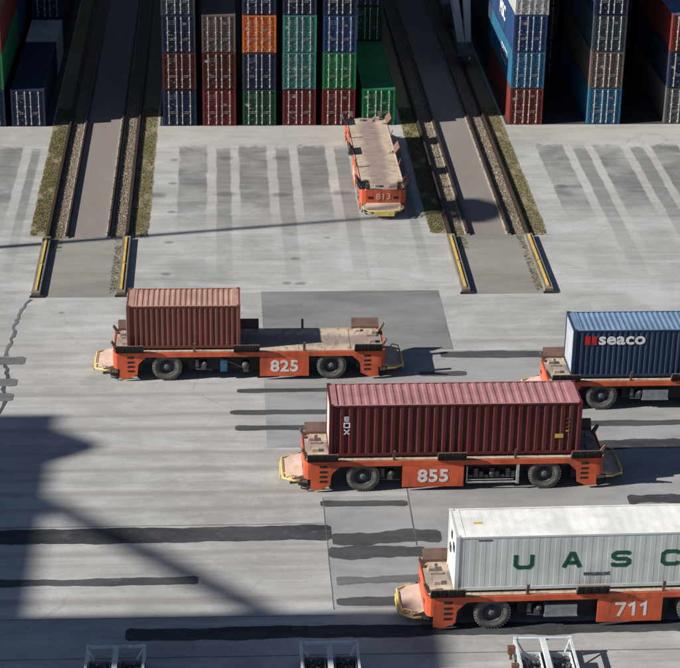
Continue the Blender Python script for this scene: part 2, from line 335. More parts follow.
for bx in (-22.0, .85, 26.35):
    struct('stack_shade_sheet', MB().sheet([(bx, .03), (bx + (17.4 if bx > 0 else 15.0), .03), (bx + (17.4 if bx > 0 else 15.0), 140), (bx, 140)], .006), M['shadefloor'])  # near-black sheet that paints the deep shade of the gaps between stacks
PATCHES = [
    ('asphalt_patch', 'patch', (7.6, 18.2, -38.8, -30.5, .03, 1.2), .008),
    ('concrete_patch', 'slab', (7.5, 40, -50.2, -38.95, .02, 1.5), .008),
    ('concrete_slab', 'slab', (10.05, 14.15, -65.2, -55.3, .02, 1.0), .0075),
    ('concrete_slab', 'slab', (14.22, 40, -65.3, -50.4, .02, 1.0), .0072),
    ('asphalt_strip', 'strip', (6.04, 19.0, -43.95, -43.5, .03), .014),
    ('asphalt_strip', 'strip', (5.65, 19.0, -46.55, -46.0, .04), .014),
    ('asphalt_strip', 'strip', (5.9, 14.5, -48.3, -47.75, .04), .014),
    ('asphalt_strip', 'greystrip', (-14, -5.55, -40.15, -39.15, .05), .014),
    ('asphalt_strip', 'greystrip', (-14, -5.75, -42.85, -41.9, .05), .014),
    ('asphalt_strip', 'greystrip', (-14, -5.8, -44.6, -43.65, .05), .014),
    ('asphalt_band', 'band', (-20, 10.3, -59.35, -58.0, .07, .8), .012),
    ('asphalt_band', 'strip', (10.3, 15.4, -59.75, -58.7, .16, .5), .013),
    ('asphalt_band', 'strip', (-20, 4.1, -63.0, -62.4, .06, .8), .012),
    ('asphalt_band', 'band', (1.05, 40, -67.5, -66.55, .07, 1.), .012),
    ('asphalt_strip', 'strip', (9.9, 14.1, -56.3, -55.75, .05), .014),
    ('asphalt_strip', 'strip', (10.05, 14.5, -61.0, -60.05, .13, .5), .014),
    ('asphalt_strip', 'greystrip', (10.3, 16, -63.25, -62.55, .1, .6), .014),
    ('asphalt_strip', 'strip', (10.2, 15, -65.05, -64.35, .06), .014),
    ('asphalt_strip', 'strip', (17.4, 40, -39.95, -39.1, .07, .8), .014),
    ('asphalt_strip', 'strip', (16, 18.6, -42.2, -41.6, .05), .014),
    ('asphalt_strip', 'strip', (20, 40, -48.3, -47.7, .05, .8), .014),
    ('asphalt_strip', 'band', (24.2, 40, -50.85, -49.9, .12, .7), .014),
    ('asphalt_strip', 'band', (24.8, 40, -56.5, -55.6, .14, .6), .014)]
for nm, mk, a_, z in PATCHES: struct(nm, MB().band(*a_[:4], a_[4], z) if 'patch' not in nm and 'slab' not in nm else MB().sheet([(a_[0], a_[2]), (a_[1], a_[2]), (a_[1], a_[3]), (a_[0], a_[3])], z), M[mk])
def wander(pts, step=.35, amp=.09):
    out = []
    for a, c in zip(pts[:-1], pts[1:]):
        n = max(1, int((Vector(c) - Vector(a)).length / step))
        for i in range(n): out.append((a[0] + (c[0] - a[0]) * i / n + rnd.uniform(-amp, amp), a[1] + (c[1] - a[1]) * i / n + rnd.uniform(-amp, amp)))
    return out + [pts[-1]]
struct('sealed_crack', ribbon(wander([(-5.95, -31.3), (-6.5, -33.6), (-6.55, -36.5), (-6.65, -39.1)]), .2, .016, .4), M['greystrip'])
struct('sealed_crack', ribbon(wander([(-6.6, -40.1), (-6.3, -41.9)]), .18, .016, .4), M['strip'])
struct('sealed_crack', ribbon(wander([(-6.4, -42.8), (-6.3, -43.7)]), .18, .016, .4), M['strip'])
struct('sealed_crack', ribbon(wander([(-6.2, -44.6), (-6.25, -45.6), (-6.9, -46.6)]), .18, .016, .3), M['strip'])
for a, c in (((-20, -65.55), (10.05, -65.75)), ((10.05, -55.4), (10.05, -65.3)), ((14.18, -50.4), (14.18, -60)), ((-30, -68.6), (60, -69.0)), ((-20, -57.75), (10, -57.85)),
             ):
    struct('slab_joint', ribbon(wander([a, c], .8, .01), .032, .0165), M['joint'])
# crane rails on raised concrete beams
def rail_beam(x, y0, y1, label, long_):
    t = thing('crane_rail', label, 'rail', (x, y0, 0), 0, 'crane rails beside the lanes')
    ln = y1 - y0
    obj('rail_beam', MB().box(-.17, .13, 0, ln, 0, .10), M['rail'] if long_ else M['railbeam'], t)  # long beams dark throughout, the rail's shadow put into their colour
    if not long_: obj('base_plate', MB().box(-.09, .135, .05, ln, .101, .112), M['rail'], t)  # dark strip standing in for the rail's shadow on the beam
    obj('rail', MB().prism([(-.08, .10), (.08, .10), (.08, .13), (.04, .15), (.04, .20), (.06, .21), (.06, .26), (-.06, .26), (-.06, .21), (-.04, .20), (-.04, .15), (-.08, .13)], 'y', .1, ln), M['rail'], t)
    k = 0
    while k < min(ln, 26):
        obj('rail_clip', shared('rail_clip', lambda: MB().box(-.13, .11, -.05, .05, .10, .15)), M['rail'], t, (0, .6 + k, 0)); k += 2.0
    return t
def end_wall(x, label):
    t = thing('rail_end_wall', label, 'barrier', (x, -31, 0), 0, 'yellow striped end walls of the crane rails')
    obj('wall', MB().prism([(-.3, 0), (.24, 0), (.22, .27), (-.28, .27)], 'y', 0, 8.9), M['beam'], t)
    for y0, y1 in ((.35, 4.3), (4.45, 8.6)): obj('yellow_bar', MB().box(-.10, .03, y0, y1, .27, .33), M['yellow'], t)
    obj('end_plate', MB().box(-.38, .42, -.12, 0, 0, .12), M['rail'], t)
    return t
LN = {-3.15: 'the lane by the brick-red half-loaded vehicle', 22.35: 'the lane under the gantry crane legs', 47.85: 'the far lane beyond the blue stacks'}
for lx in LANES[:3]:
    w = {-3.15: 'beside the navy one-high container', 22.35: 'beside the green one-high container', 47.85: 'out past the blue-bottomed stacks'}[lx]
    w2 = {-3.15: 'beside the navy-bottomed stack of mixed colours', 22.35: 'under the gantry crane legs', 47.85: 'on the far side of the remote lane'}[lx]
    rail_beam(lx - 2.5, -22.1, 120, 'long rusty crane rail on grassy verge ' + w, 1)
    rail_beam(lx - 1.35, -21.8, 120, 'rusty crane rail between gravel and brown pavers ' + w, 0)
    rail_beam(lx + 1.3, -21.8, 120, 'rusty crane rail between brown pavers and gravel ' + w2, 0)
    rail_beam(lx + 2.5, -22.1, 120, 'long rusty crane rail on grassy verge ' + w2, 1)
    if lx < 40:
        end_wall(lx - 2.5, 'low yellow-barred concrete end wall of the rail ' + w)
        end_wall(lx + 2.5, 'low yellow-barred concrete end wall of the rail ' + w2)

def grass(x0, x1, y0, y1, n, seed, name='grass', tall=.12):
    r = random.Random(seed); b = MB()
    vs = []; fs = []
    for i in range(n):
        x = r.uniform(x0, x1); y = r.uniform(y0, y1)
        if math.sin(x * 5.1 + seed) * math.sin(y * 2.3) + math.sin(y * .9 + seed) < -1.0 + r.uniform(-.7, .7): continue
        for k in range(3):
            a = r.uniform(0, 2 * pi); h = tall * r.uniform(.4, 1.2); w = .022; l = r.uniform(.02, .08); q = len(vs)
            vs += [(x + cos(a) * w, y + sin(a) * w, 0), (x - cos(a) * w, y - sin(a) * w, 0), (x + sin(a) * l, y - cos(a) * l, h)]; fs.append((q, q + 1, q + 2))
    b.v = vs; b.f = fs; b.sm = [False] * len(fs)
    me = bpy.data.meshes.new(name); me.from_pydata(vs, [], fs)
    o = obj(name, me, M['grass']); o['kind'] = 'stuff'; tag(o, 'sparse yellow green grass on the verge by the crane rail', 'grass'); return o
def stones(x0, x1, y0, y1, n, seed):
    r = random.Random(seed); vs = []; fs = []
    for i in range(n):
        x = r.uniform(x0, x1); y = r.uniform(y0, y1); s = r.uniform(.02, .06); a = r.uniform(0, 6.28); q = len(vs)
        vs += [(x + s * cos(a), y + s * sin(a), 0), (x + s * cos(a + 2.1), y + s * sin(a + 2.1), 0), (x + s * cos(a + 4.2), y + s * sin(a + 4.2), 0), (x + r.uniform(-.02, .02), y, s * 1.3)]
        fs += [(q, q + 1, q + 3), (q + 1, q + 2, q + 3), (q + 2, q, q + 3)]
    me = bpy.data.meshes.new('ballast_stones'); me.from_pydata(vs, [], fs)
    o = obj('ballast_stones', me, M['stone']); o['kind'] = 'stuff'; tag(o, 'loose ballast stones between the two crane rails', 'gravel')
for i, lx in enumerate(LANES[:2]):
    grass(lx - 3.7, lx - 2.72, -21.3, 4, 7000, 11 + i, 'grass', .08); grass(lx + 2.7, lx + 3.75, -21.8, 4, 5000, 31 + i, 'grass', .07)
    grass(lx + 1.75, lx + 2.2, -30.6, -22, 420, 51 + i, 'grass', .09); grass(lx - 2.3, lx - 1.6, -24, -20, 260, 71 + i, 'grass', .09)
    grass(lx + 1.5, lx + 2.35, -21.6, 3, 420, 91 + i, 'grass', .09); grass(lx - 2.3, lx - 1.55, -21.6, 3, 300, 93 + i, 'grass', .08)
    stones(lx + 1.52, lx + 2.34, -21.6, 8, 2200, 17 + i); stones(lx - 2.32, lx - 1.55, -21.6, 8, 1800, 27 + i)

# ------------------------------------------------------------------ shipping containers
CW, CH = 2.438, 2.76
def corr(length, pitch, depth, z0, z1, lean=.26):
    """corrugated wall in local XZ, outer face towards -Y at y=0, valleys at y=+depth"""
    b = MB(); prof = []; n = max(1, round(length / pitch)); p = length / n
    for i in range(n):
        x = i * p; prof += [(x, 0), (x + p * (.5 - lean), 0), (x + p * .5, depth), (x + p * (1 - lean), depth)]
    prof.append((length, 0)); k = len(prof)
    return b.add([(x, y, z0) for x, y in prof] + [(x, y, z1) for x, y in prof], [(i, i + 1, k + i + 1, k + i) for i in range(k - 1)])
def container_meshes(ln, pitch, reefer=False, ch=CH):
    key = f'c{ln:.2f}_{pitch:.2f}_{ch:.2f}' + ('r' if reefer else '')
    if key in CACHE: return CACHE[key]
    h = ln / 2; w = CW / 2; d = {}
    f = MB()
    for sx in (-1, 1):
        for sy in (-1, 1):
            f.box(*sorted((sx * h, sx * (h - .16))), *sorted((sy * w, sy * (w - .16))), 0, ch)
            for zz in (0, ch - .118): f.box(*sorted((sx * (h + .004), sx * (h - .178))), *sorted((sy * (w + .004), sy * (w - .162))), zz - .004, zz + .122)
        f.box(*sorted((sx * (h - .005), sx * (h - .1))), -w + .16, w - .16, 0.02, .17); f.box(*sorted((sx * (h - .005), sx * (h - .1))), -w + .16, w - .16, ch - .14, ch - .02)
    for sy in (-1, 1):
        f.box(-h + .16, h - .16, *sorted((sy * (w - .01), sy * (w - .1))), 0.02, .17); f.box(-h + .16, h - .16, *sorted((sy * (w - .01), sy * (w - .08))), ch - .10, ch - .02)
    d['frame'] = f.mesh(key + 'frame')
    if reefer:
        b = corr(ln - .32, .46, .0045, .17, ch - .1, .03)
    else: b = corr(ln - .32, pitch, .045 if pitch > .35 else .038, .17, ch - .1, .13 if pitch > .35 else .16)
    b.v = [(x - h + .16, y - w + .025, z) for x, y, z in b.v]; d['side'] = b.mesh(key + 'side')
    b = corr(ln - .32, .46 if reefer else pitch, .002 if reefer else .026, -w + .1, w - .1, .06 if reefer else .16)
    b.v = [(x - h + .16, z, ch - .035 - y) for x, y, z in b.v]
    b.box(-h + .1, -h + .4, -w + .08, w - .08, ch - .05, ch - .026); b.box(h - .4, h - .1, -w + .08, w - .08, ch - .05, ch - .026)
    for sy in (-1, 1): b.box(-h + .18, h - .18, *sorted((sy * (w - .012), sy * (w - .1))), ch - .0195, ch - .012)
    d['roof'] = b.mesh(key + 'roof')
    b = corr(CW - .32, .25, .04, .17, ch - .14)
    b.v = [(h - .03 - y, x - w + .16, z) for x, y, z in b.v]; d['end'] = b.mesh(key + 'end')
    b = MB()
    b.box(0, .035, .01, w - .17, .19, ch - .16)
    zs = [.3 + i * (ch - .6) / 5 for i in range(6)]
    for z0, z1 in zip(zs[:-1], zs[1:]): b.prism([(.0, z0 + .06), (-.028, z0 + .12), (-.028, z1 - .12), (.0, z1 - .06)], 'y', .06, w - .22) if False else b.box(-.022, 0, .07, w - .24, z0 + .05, z1 - .05)
    d['door'] = b.mesh(key + 'door')
    b = MB(); b.bar((-.075, 0, .1), (-.075, 0, ch - .1)  , .046)
    for z in (.22, .75, 1.5, ch - .24): b.box(-.075, .0, -.06, .06, z - .04, z + .04)
    d['rod'] = b.mesh(key + 'rod')
    b = MB(); b.box(-.085, -.05, 0, .40, -.015, .015); b.box(-.09, -.02, .36, .42, -.04, .04); d['handle'] = b.mesh(key + 'handle')
    b = MB(); b.box(-h + .1, h - .1, -w + .09, w - .09, .06, .14); d['floor'] = b.mesh(key + 'floor')
    b = MB()
    for y in (-.55, -.18, .18, .55): b.box(-.05, -.02, y * 1.6 - .07, y * 1.6 + .07, 0, .3)
    d['placard'] = b.mesh(key + 'placard')
    CACHE[key] = d; return d
def print_mesh():
    b = MB()
    for k in range(3):
        x = .26
        while x < .74:
            wd = rnd.uniform(.03, .09); b.box(x, x, 0, 0, 0, 0) if False else b.add([(-.0235, x, 2.32 - .13 * k), (-.0235, x + wd, 2.32 - .13 * k), (-.0235, x + wd, 2.36 - .13 * k), (-.0235, x, 2.36 - .13 * k)], [(0, 1, 2, 3)]); x += wd + .035
    for k in range(6):
        x = rnd.uniform(.12, .7); z = rnd.uniform(.4, 2.0); wd = rnd.uniform(.06, .2); hh = rnd.uniform(.03, .12)
        b.add([(-.0236, x, z), (-.0236, x + wd, z), (-.0236, x + wd, z + hh), (-.0236, x, z + hh)], [(0, 1, 2, 3)])
    return b
def hinge_mesh(ch):
    b = MB()
    for i in range(4):
        z = .35 + (ch - .7) * i / 3; b.box(-.05, .0, .93, 1.12, z - .05, z + .05)
    for z in (.6, 1.25, 1.9): b.box(-.05, -.02, .1, .9, z - .02, z + .02)
    return b
PAINTS = {}
def cpaint(name, base, amount=.3):
    if name not in PAINTS: PAINTS[name] = paint(name, base, tuple(.6 * x + .03 for x in (.14, .08, .05)), amount, .55, 1.1)
    return PAINTS[name]
def container(label, ln, pitch, loc, rz, body, roofm=None, doors=True, reefer=False, group='containers stacked in the yard', ch=CH, rods=None, endm=None):
    d = container_meshes(ln, pitch, reefer, ch)
    t = thing('shipping_container', label, 'container', loc, rz, group)
    obj('frame', d['frame'], body, t); obj('side_wall', d['side'], body, t)
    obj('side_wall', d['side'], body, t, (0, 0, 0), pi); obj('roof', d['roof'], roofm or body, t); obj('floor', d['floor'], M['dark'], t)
    obj('end_wall', d['end'], body, t)
    if doors:
        for s in (-1, 1):
            dr = obj('door', d['door'], body, t, mtx=Matrix.Translation((-ln / 2 + .05, 0, 0)) @ Matrix.Diagonal((1, s, 1, 1)))
            for k, y in enumerate((.2, .78)):
                obj('lock_rod', d['rod'], rods or M['galv'], dr, (0, y, 0))
                obj('handle', d['handle'], M['handle'], dr, (0, y - (.42 if k else 0), .95 + .12 * k))
            if s > 0: pr = obj('door_print', shared('print%d' % rnd.randrange(5), print_mesh), M['doorprint'], dr); pr['kind'] = 'stuff'
            obj('door_hinges', shared('hinges%.2f' % ch, lambda: hinge_mesh(ch)), body, dr)['kind'] = 'stuff'
            if rnd.random() < .5: obj('placard', shared('placard', lambda: MB().box(-.03, -.0235, 0, .26, 0, .2)), M['doorprint'], dr, (0, rnd.choice((.28, .82)) if s > 0 else .3, rnd.uniform(1.4, 2.1)))
    else: obj('end_wall', d['end'], endm or body, t, (0, 0, 0), pi)
    return t
C20, C40 = 6.058, 12.192
DC = dict(navy=(0.013, 0.026, 0.062), blue=(0.016, 0.052, 0.15), maroon=(0.085, 0.018, 0.016), red=(0.15, 0.018, 0.022), brown=(0.125, 0.09, 0.08), green=(.012, .16, .065), dkgreen=(0.012, 0.065, 0.034),
          orange=(.62, .145, .03), teal=(0.045, 0.19, 0.175), slate=(0.036, 0.06, 0.078), sky=(0.022, 0.12, 0.22), grey=(.1,.096,.096), white=(.42, .43, .42), redbrown=(0.16, 0.026, 0.02), bright=(0.01, 0.17, 0.065), brick=(.33, .09, .07))
def stack(x, tiers, labels, y=0., ln=C40, doors=True, toproof=None):
    for i, (c, lb) in enumerate(zip(tiers, labels)):
        ct = container(lb, ln, .28, (x + CW / 2 + rnd.uniform(-.03, .03), y + ln / 2 + rnd.uniform(-.03, .05), .018 + i * (CH + .012)), pi / 2, cpaint('container_' + c, DC[c], .45 if c in ('brown', 'grey') else .28), toproof if i == len(tiers) - 1 else None, doors=doors)
X0, PIT = 1.10, 2.905
mid = lambda i: X0 + PIT * i
stack(mid(0), ['navy', 'maroon', 'navy', 'slate'], ['navy container on the ground beside the verge of the pavers lane', 'dark maroon container between two navy ones at the verge-side stack', 'navy container resting on the dark maroon one at the verge-side stack', 'slate container topping the stack of navy and maroon beside the verge'])
stack(mid(1), ['red', 'maroon', 'brown'], ['red container on the ground beside the navy one by the verge', 'dark maroon container resting on the red one in the three-high stack', 'faded grey brown container topping the three-high stack'])
stack(mid(2), ['dkgreen', 'navy', 'orange', 'navy'], ['dark green container on the ground under navy and orange ones', 'navy container between the dark green and the orange one', 'bright orange container in the block of stacks', 'navy container resting on the bright orange one'])
stack(mid(3), ['red', 'teal', 'teal', 'navy'], ['red container on the ground under two teal ones', 'teal container resting directly on a red one', 'teal container resting on another teal one', 'navy container topping the two teal ones'])
stack(mid(4), ['red', 'bright', 'blue', 'navy'], ['red container on the ground under a bright green one', 'bright green container between red and blue ones', 'blue container resting on the bright green one', 'navy container topping blue, green and red ones'])
stack(mid(5), ['bright'], ['bright green container alone on the ground behind vehicle 813'])
stack(mid(5), ['slate', 'dkgreen', 'slate', 'navy'], ['shaded slate container on the ground behind the lone green one', 'shaded dark green container, second up behind the lone green one', 'shaded slate container, third up behind the lone green one', 'shaded navy container topping the stack behind the lone green one'], 12.5)
stack(mid(1), ['slate', 'navy', 'navy', 'slate'], ['shaded slate container on the ground behind the three-high stack', 'shaded navy container, second up behind the three-high stack', 'shaded navy container, third up behind the three-high stack', 'shaded slate container rising behind the faded grey brown one'], 12.5)
lft = lambda i: X0 - 25.5 + PIT * i
stack(lft(5), ['navy'], ['navy container alone on the ground beside the pavers lane'])
stack(lft(4), ['navy', 'bright', 'redbrown', 'brown', 'navy'], ['navy container on the ground under a bright green and a red-brown one', 'bright green container between navy and red-brown ones', 'red-brown container resting on the bright green one', 'faded brown container resting on the red-brown and green ones', 'added navy container topping the faded brown one'])  # fifth tier is out of view, added to deepen the lane shade
stack(lft(5), ['navy', 'navy', 'slate'], ['shaded navy container on the ground behind the reefer machinery', 'shaded navy container, second up behind the reefer machinery', 'shaded slate container topping the stack behind the reefer machinery'], 18.9)
rt = lambda i: X0 + 25.5 + PIT * i
stack(rt(0), ['redbrown', 'sky', 'blue', 'white'], ['red-brown container on the ground beside the verge of the crane lane', 'light blue container resting on the red-brown one', 'blue container with white lettering high on its sunlit side', 'off-white container topping the stack beside the crane lane'])
stack(rt(2), ['sky', 'brown', 'slate', 'navy'], ['light blue container on the ground under a faded brown one', 'faded grey brown container resting on the light blue one', 'slate container resting on the faded brown one', 'navy container topping the slate one'])
stack(rt(4), ['grey', 'navy', 'redbrown'], ['grey container on the ground under a navy one', 'navy container resting on the grey one', 'red-brown container with a blue roof topping navy and grey ones'], toproof=cpaint('container_blue_roof', (.04, .09, .2)))
stack(rt(1), ['navy', 'slate', 'navy', 'navy'], ['shaded navy bottom container in the gap beside the red-brown-bottomed stack', 'shaded slate container, second up at the back of that gap', 'shaded navy container, third up at the back of that gap', 'shaded navy container topping the stack at the back of that gap'], 12.5, C40)
stack(rt(3), ['navy', 'navy', 'slate', 'navy'], ['shaded navy container at the back of the gap beside the grey-bottomed stack', 'shaded navy container, second up, at the back beside the grey-bottomed stack', 'shaded slate container, third up, at the back beside the grey-bottomed stack', 'shaded navy container topping the back stack beside the grey-bottomed stack'], 12.5, C40)
stack(rt(4), ['navy', 'navy', 'blue', 'slate'], ['shaded navy container on the ground behind the grey-bottomed stack', 'shaded navy container, second up behind the grey-bottomed stack', 'shaded blue container, third up behind the grey-bottomed stack', 'shaded slate container rising behind the red-brown topmost one'], 12.5, C40)
stack(rt(0), ['navy', 'slate', 'navy', 'slate'], ['shaded navy container on the ground behind the red-brown-bottomed stack', 'shaded slate container, second up behind the red-brown-bottomed stack', 'shaded navy container, third up behind the red-brown-bottomed stack', 'shaded slate container topping the stack behind the off-white one'], 12.5, C40)
ORD = ('bottom', 'second up', 'third up', 'fourth up', 'fifth up')
def shade_rows(fx, cols, rows, lead):  # further rows, five high, added to throw shade into the lanes
    for c in cols:
        for k, (y, rn) in enumerate(rows):
            cs = [('navy', 'slate', 'maroon', 'dkgreen', 'blue', 'grey')[(c * 5 + k * 3 + i * 7 + i * i) % 6] for i in range(5)]
            nm = {'navy': 'navy', 'slate': 'slate', 'maroon': 'maroon', 'dkgreen': 'dark green', 'blue': 'blue', 'grey': 'grey'}
            stack(fx(c), cs, ['added %s container, %s, %s row behind the %s' % (nm[q], ORD[i], rn, lead[c]) for i, q in enumerate(cs)], y, C40, False)
R2, R3, R4 = (12.5, 'second'), (25.0, 'third'), (37.5, 'fourth')
shade_rows(lft, [4], [R2, R3, R4], {4: 'navy, bright green and red-brown stack'})
shade_rows(lft, [5], [(31.4, 'third'), (43.9, 'fourth')], {5: 'lone navy container'})
shade_rows(mid, [0], [R2, R3, R4], {0: 'verge-side navy and maroon stack'})
shade_rows(mid, [4], [R2, R3], {4: 'bright green and blue stack'})
shade_rows(mid, [5], [R3, R4], {5: 'lone bright green container'})
shade_rows(rt, [0], [R3, R4], {0: 'red-brown and light blue stack'})
shade_rows(rt, [2], [R2], {2: 'light blue and faded brown stack'})
# lettering on the lane side of two containers of the stack beside the crane lane
lane_side = lambda y, z: Matrix.Translation((rt(0) - .015, y, z)) @ Matrix.Rotation(-pi / 2, 4, 'Z') @ Matrix.Rotation(pi / 2, 4, 'X')
def on_side(parent_label, name, me, m, y, z):
    p = [o for o in col.objects if o.get('label') == parent_label][0]
    bpy.context.view_layer.update()
    return obj(name, me, m, p, mtx=p.matrix_world.inverted() @ lane_side(y, z))
on_side('blue container with white lettering high on its sunlit side', 'side_lettering', text_mesh('MSC', 3.0, 1.15, .03), M['whitemark'], 7.6, 6.5)
on_side('light blue container resting on the red-brown one', 'side_lettering', stroke_mesh([[(0, 0), (3, 0), (3, .95), (0, .95), (0, 0)], [(.4, .25), (.4, .7), (1.0, .7)], [(1.3, .25), (1.3, .7), (1.9, .25)], [(2.2, .25), (2.6, .25), (2.6, .7)]], .09), M['whitemark'], 5.8, 3.7)

# reefer machinery end on the container behind the lone navy one
t = container('grey white refrigerated container behind the lone navy one', C20, .28, (lft(5) + CW / 2, 15.5, .018), pi / 2, M['reefer'], doors=False, reefer=True)
obj('machinery_unit', MB().box(-C20 / 2 - .06, -C20 / 2 - .01, -1.0, 1.0, .3, 1.2), M['silver'], t)
obj('machinery_hood', MB().box(-C20 / 2 - .09, -C20 / 2 - .01, -.95, .95, 1.45, 2.4), M['tank'], t)

# ------------------------------------------------------------------ automated guided vehicles
def wheel_mesh():
    b = MB(); b.lathe([(.47, -.24), (.6, -.29), (.74, -.285), (.79, -.23), (.80, -.12), (.80, .12), (.79, .23), (.74, .285), (.6, .29), (.47, .24)], 'y', (0, 0, 0), 40)
    for i in range(36):
        a = 2 * pi * i / 36; c = (cos(a), 0, sin(a)); tt = (-sin(a), 0, cos(a))
        for s in (-1, 1): b.obox((.771 * c[0], s * .17, .771 * c[2]), tuple(.03 * q for q in c), (0, .12, 0), tuple(.028 * q for q in tt))
    return b
def rim_mesh():
    b = MB(); b.lathe([(.475, -.235), (.45, -.25), (.43, -.23), (.40, -.12), (.26, -.07), (.02, -.07), (.02, .07), (.4, .12), (.475, .235)], 'y', (0, 0, 0), 32); return b
def hub_mesh():
    b = MB(); b.lathe([(.27, -.08), (.27, -.13), (.15, -.15), (.15, -.24), (.12, -.26), (0.001, -.26)], 'y', (0, 0, 0), 24)
    for i in range(10):
        a = 2 * pi * i / 10; b.lathe([(.028, -.08), (.028, -.165), (.001, -.165)], 'y', (.215 * cos(a), 0, .215 * sin(a)), 6)
    return b
END = [(-6.97, 1.68), (-6.97, .2), (-6.5, .17), (-6.02, .4), (-5.97, .95), (-5.9, 1.08), (-5.55, 1.42)]
SIDE_POLY = END + [(-x, z) for x, z in reversed(END)]
def side_panel_mesh(): return MB().prism(SIDE_POLY, 'y', -1.5, -1.44)
def guide_mesh(w, h=.5, flare=.28):
    """upright guide flap at y=-1.47 that leans outwards, ribbed on its outer face"""
    b = MB(); t = .05
    b.prism([(-1.40, 0), (-1.46, 0), (-1.46, .12), (-1.46 - flare, h), (-1.42 - flare, h + .02), (-1.40, .14)], 'x', -w / 2, w / 2)
    return b
def guide_rib_mesh(w, h=.5, flare=.28):
    b = MB(); b.prism([(-1.462, .0), (-1.475, .0), (-1.475, .12), (-1.476 - flare, h * .99), (-1.462 - flare, h * .99), (-1.462, .12)], 'x', -w / 2, w / 2)
    k = 4
    for i in range(k + 1):
        x = -w / 2 + .025 + (w - .05) * i / k
        b.prism([(-1.475, .0), (-1.56, .0), (-1.51 - flare, h * .93), (-1.475 - flare, h * .96), (-1.475, .12)], 'x', x - .022, x + .022)
    return b
def agv(number, label, loc, rz, plate=(.45, 3.1), rack=None, tank=None, extras=True):
    t = thing('transport_vehicle', label, 'vehicle', loc, rz, 'orange automated container vehicles')
    S = lambda k, f: shared('agv_' + k, f)
    obj('side_panel', S('side', side_panel_mesh), M['orange'], t); obj('side_panel', S('side', side_panel_mesh), M['orange'], t, rz=pi)
    def deckm():
        b = MB(); b.prism([(-7.2, -1.1), (-6.9, -1.43), (6.9, -1.43), (7.2, -1.1), (7.2, 1.1), (6.9, 1.43), (-6.9, 1.43), (-7.2, 1.1)], 'z', 1.55, 1.70)
        for x in (-5.4, -2.6, -.02, 2.6, 5.4): b.box(x - .05, x + .05, -1.38, 1.38, 1.70, 1.715)
        for x in (-6.0, -.12, .12, 6.0):
            for y in (-1.13, 1.13): b.box(x - .12, x + .12, y - .12, y + .12, 1.70, 1.80)
        for y in (-1.41, 1.41): b.box(-5.6, 5.6, y - .03, y + .03, 1.70, 1.74)
        for s in (-1, 1):
            b.box(*sorted((s * 6.55, s * 6.85)), -.5, -.2, 1.70, 1.86); b.box(*sorted((s * 6.4, s * 6.95)), .35, .5, 1.70, 1.78); b.box(*sorted((s * 6.7, s * 7.0)), .55, .95, 1.70, 1.9)
        return b
    obj('deck', S('deck', deckm), M['deck'], t)
    def under():
        b = MB(); b.box(-7.0, 7.0, -1.25, 1.25, 1.18, 1.549); b.box(-3.3, 3.3, -1.05, 1.05, .5, 1.18)
        for x in (-4.43, 4.43): b.box(x - .28, x + .28, -.9, .9, .55, 1.2); b.box(x - .95, x + .95, -.75, .75, .95, 1.2)
        for s in (-1, 1): b.box(*sorted((s * 5.75, s * 6.9)), -1.25, 1.25, .55, 1.2)
        return b
    obj('chassis', S('under', under), M['dark'], t)
    for sx in (-1, 1):
        for sy in (-1, 1):
            w = obj('wheel', S('wheel', wheel_mesh), M['tyre'], t, (sx * 4.43, sy * 1.16, .80), pi if sy > 0 else 0)
            obj('rim', S('rim', rim_mesh), M['rim'], w); obj('hub', S('hub', hub_mesh), M['hub'], w)
    # four louvre slots in each drop panel
    for sx in (-1, 1):
        for rot in (0, pi):
            for k, z in enumerate((1.42, 1.14, .88, .62)):
                obj('louvre', S('slot', lambda: MB().prism([(-.19, -.055), (.15, -.055), (.19, .0), (.19, .055), (-.15, .055), (-.19, 0)], 'y', -1.51, -1.435)), M['dark'], t, mtx=Matrix.Rotation(rot, 4, 'Z') @ Matrix.Translation((sx * 6.36, 0, z)))
    # ends: wrapped orange fascia, dusty apron, yellow bumper
    def fascia():
        out = [(6.972, -1.498), (7.10, -1.49), (7.26, -1.38), (7.32, -1.15), (7.32, 1.15), (7.26, 1.38), (7.10, 1.49), (6.972, 1.498)]
        inn = [(6.972, -1.40), (7.08, -1.40), (7.2, -1.3), (7.25, -1.12), (7.25, 1.12), (7.2, 1.3), (7.08, 1.40), (6.972, 1.40)]
        b = MB(); n = len(out)
        vs = [(*p, .74) for p in out] + [(*p, 1.685) for p in out] + [(*p, .74) for p in inn] + [(*p, 1.685) for p in inn]
        fs = []
        for i in range(n - 1): fs += [(i, i + 1, n + i + 1, n + i), (2 * n + i, 3 * n + i, 3 * n + i + 1, 2 * n + i + 1), (n + i, n + i + 1, 3 * n + i + 1, 3 * n + i), (i, 2 * n + i, 2 * n + i + 1, i + 1)]
        fs += [(0, n, 3 * n, 2 * n), (n - 1, 2 * n - 1, 4 * n - 1, 3 * n - 1)]; return b.add(vs, fs)
    def apron():
        o_ = [(7.33, -1.12, .80), (7.85, -1.18, .66), (8.22, -.85, .57), (8.22, .85, .57), (7.85, 1.18, .66), (7.33, 1.12, .80)]
        b = MB(); n = 6; vs = o_ + [(x, y, z - .05) for x, y, z in o_]
        b.add(vs, [tuple(range(n)), tuple(reversed(range(n, 2 * n)))] + [(i, (i + 1) % n, n + (i + 1) % n, n + i) for i in range(n)])
        b.add([(7.1, -1.05, .3), (8.05, -.8, .3), (8.05, .8, .3), (7.1, 1.05, .3), (7.1, -1.05, .72), (8.05, -.8, .545), (8.05, .8, .545), (7.1, 1.05, .72)],
              [(0, 3, 2, 1), (4, 5, 6, 7), (0, 1, 5, 4), (1, 2, 6, 5), (2, 3, 7, 6), (3, 0, 4, 7)]); return b
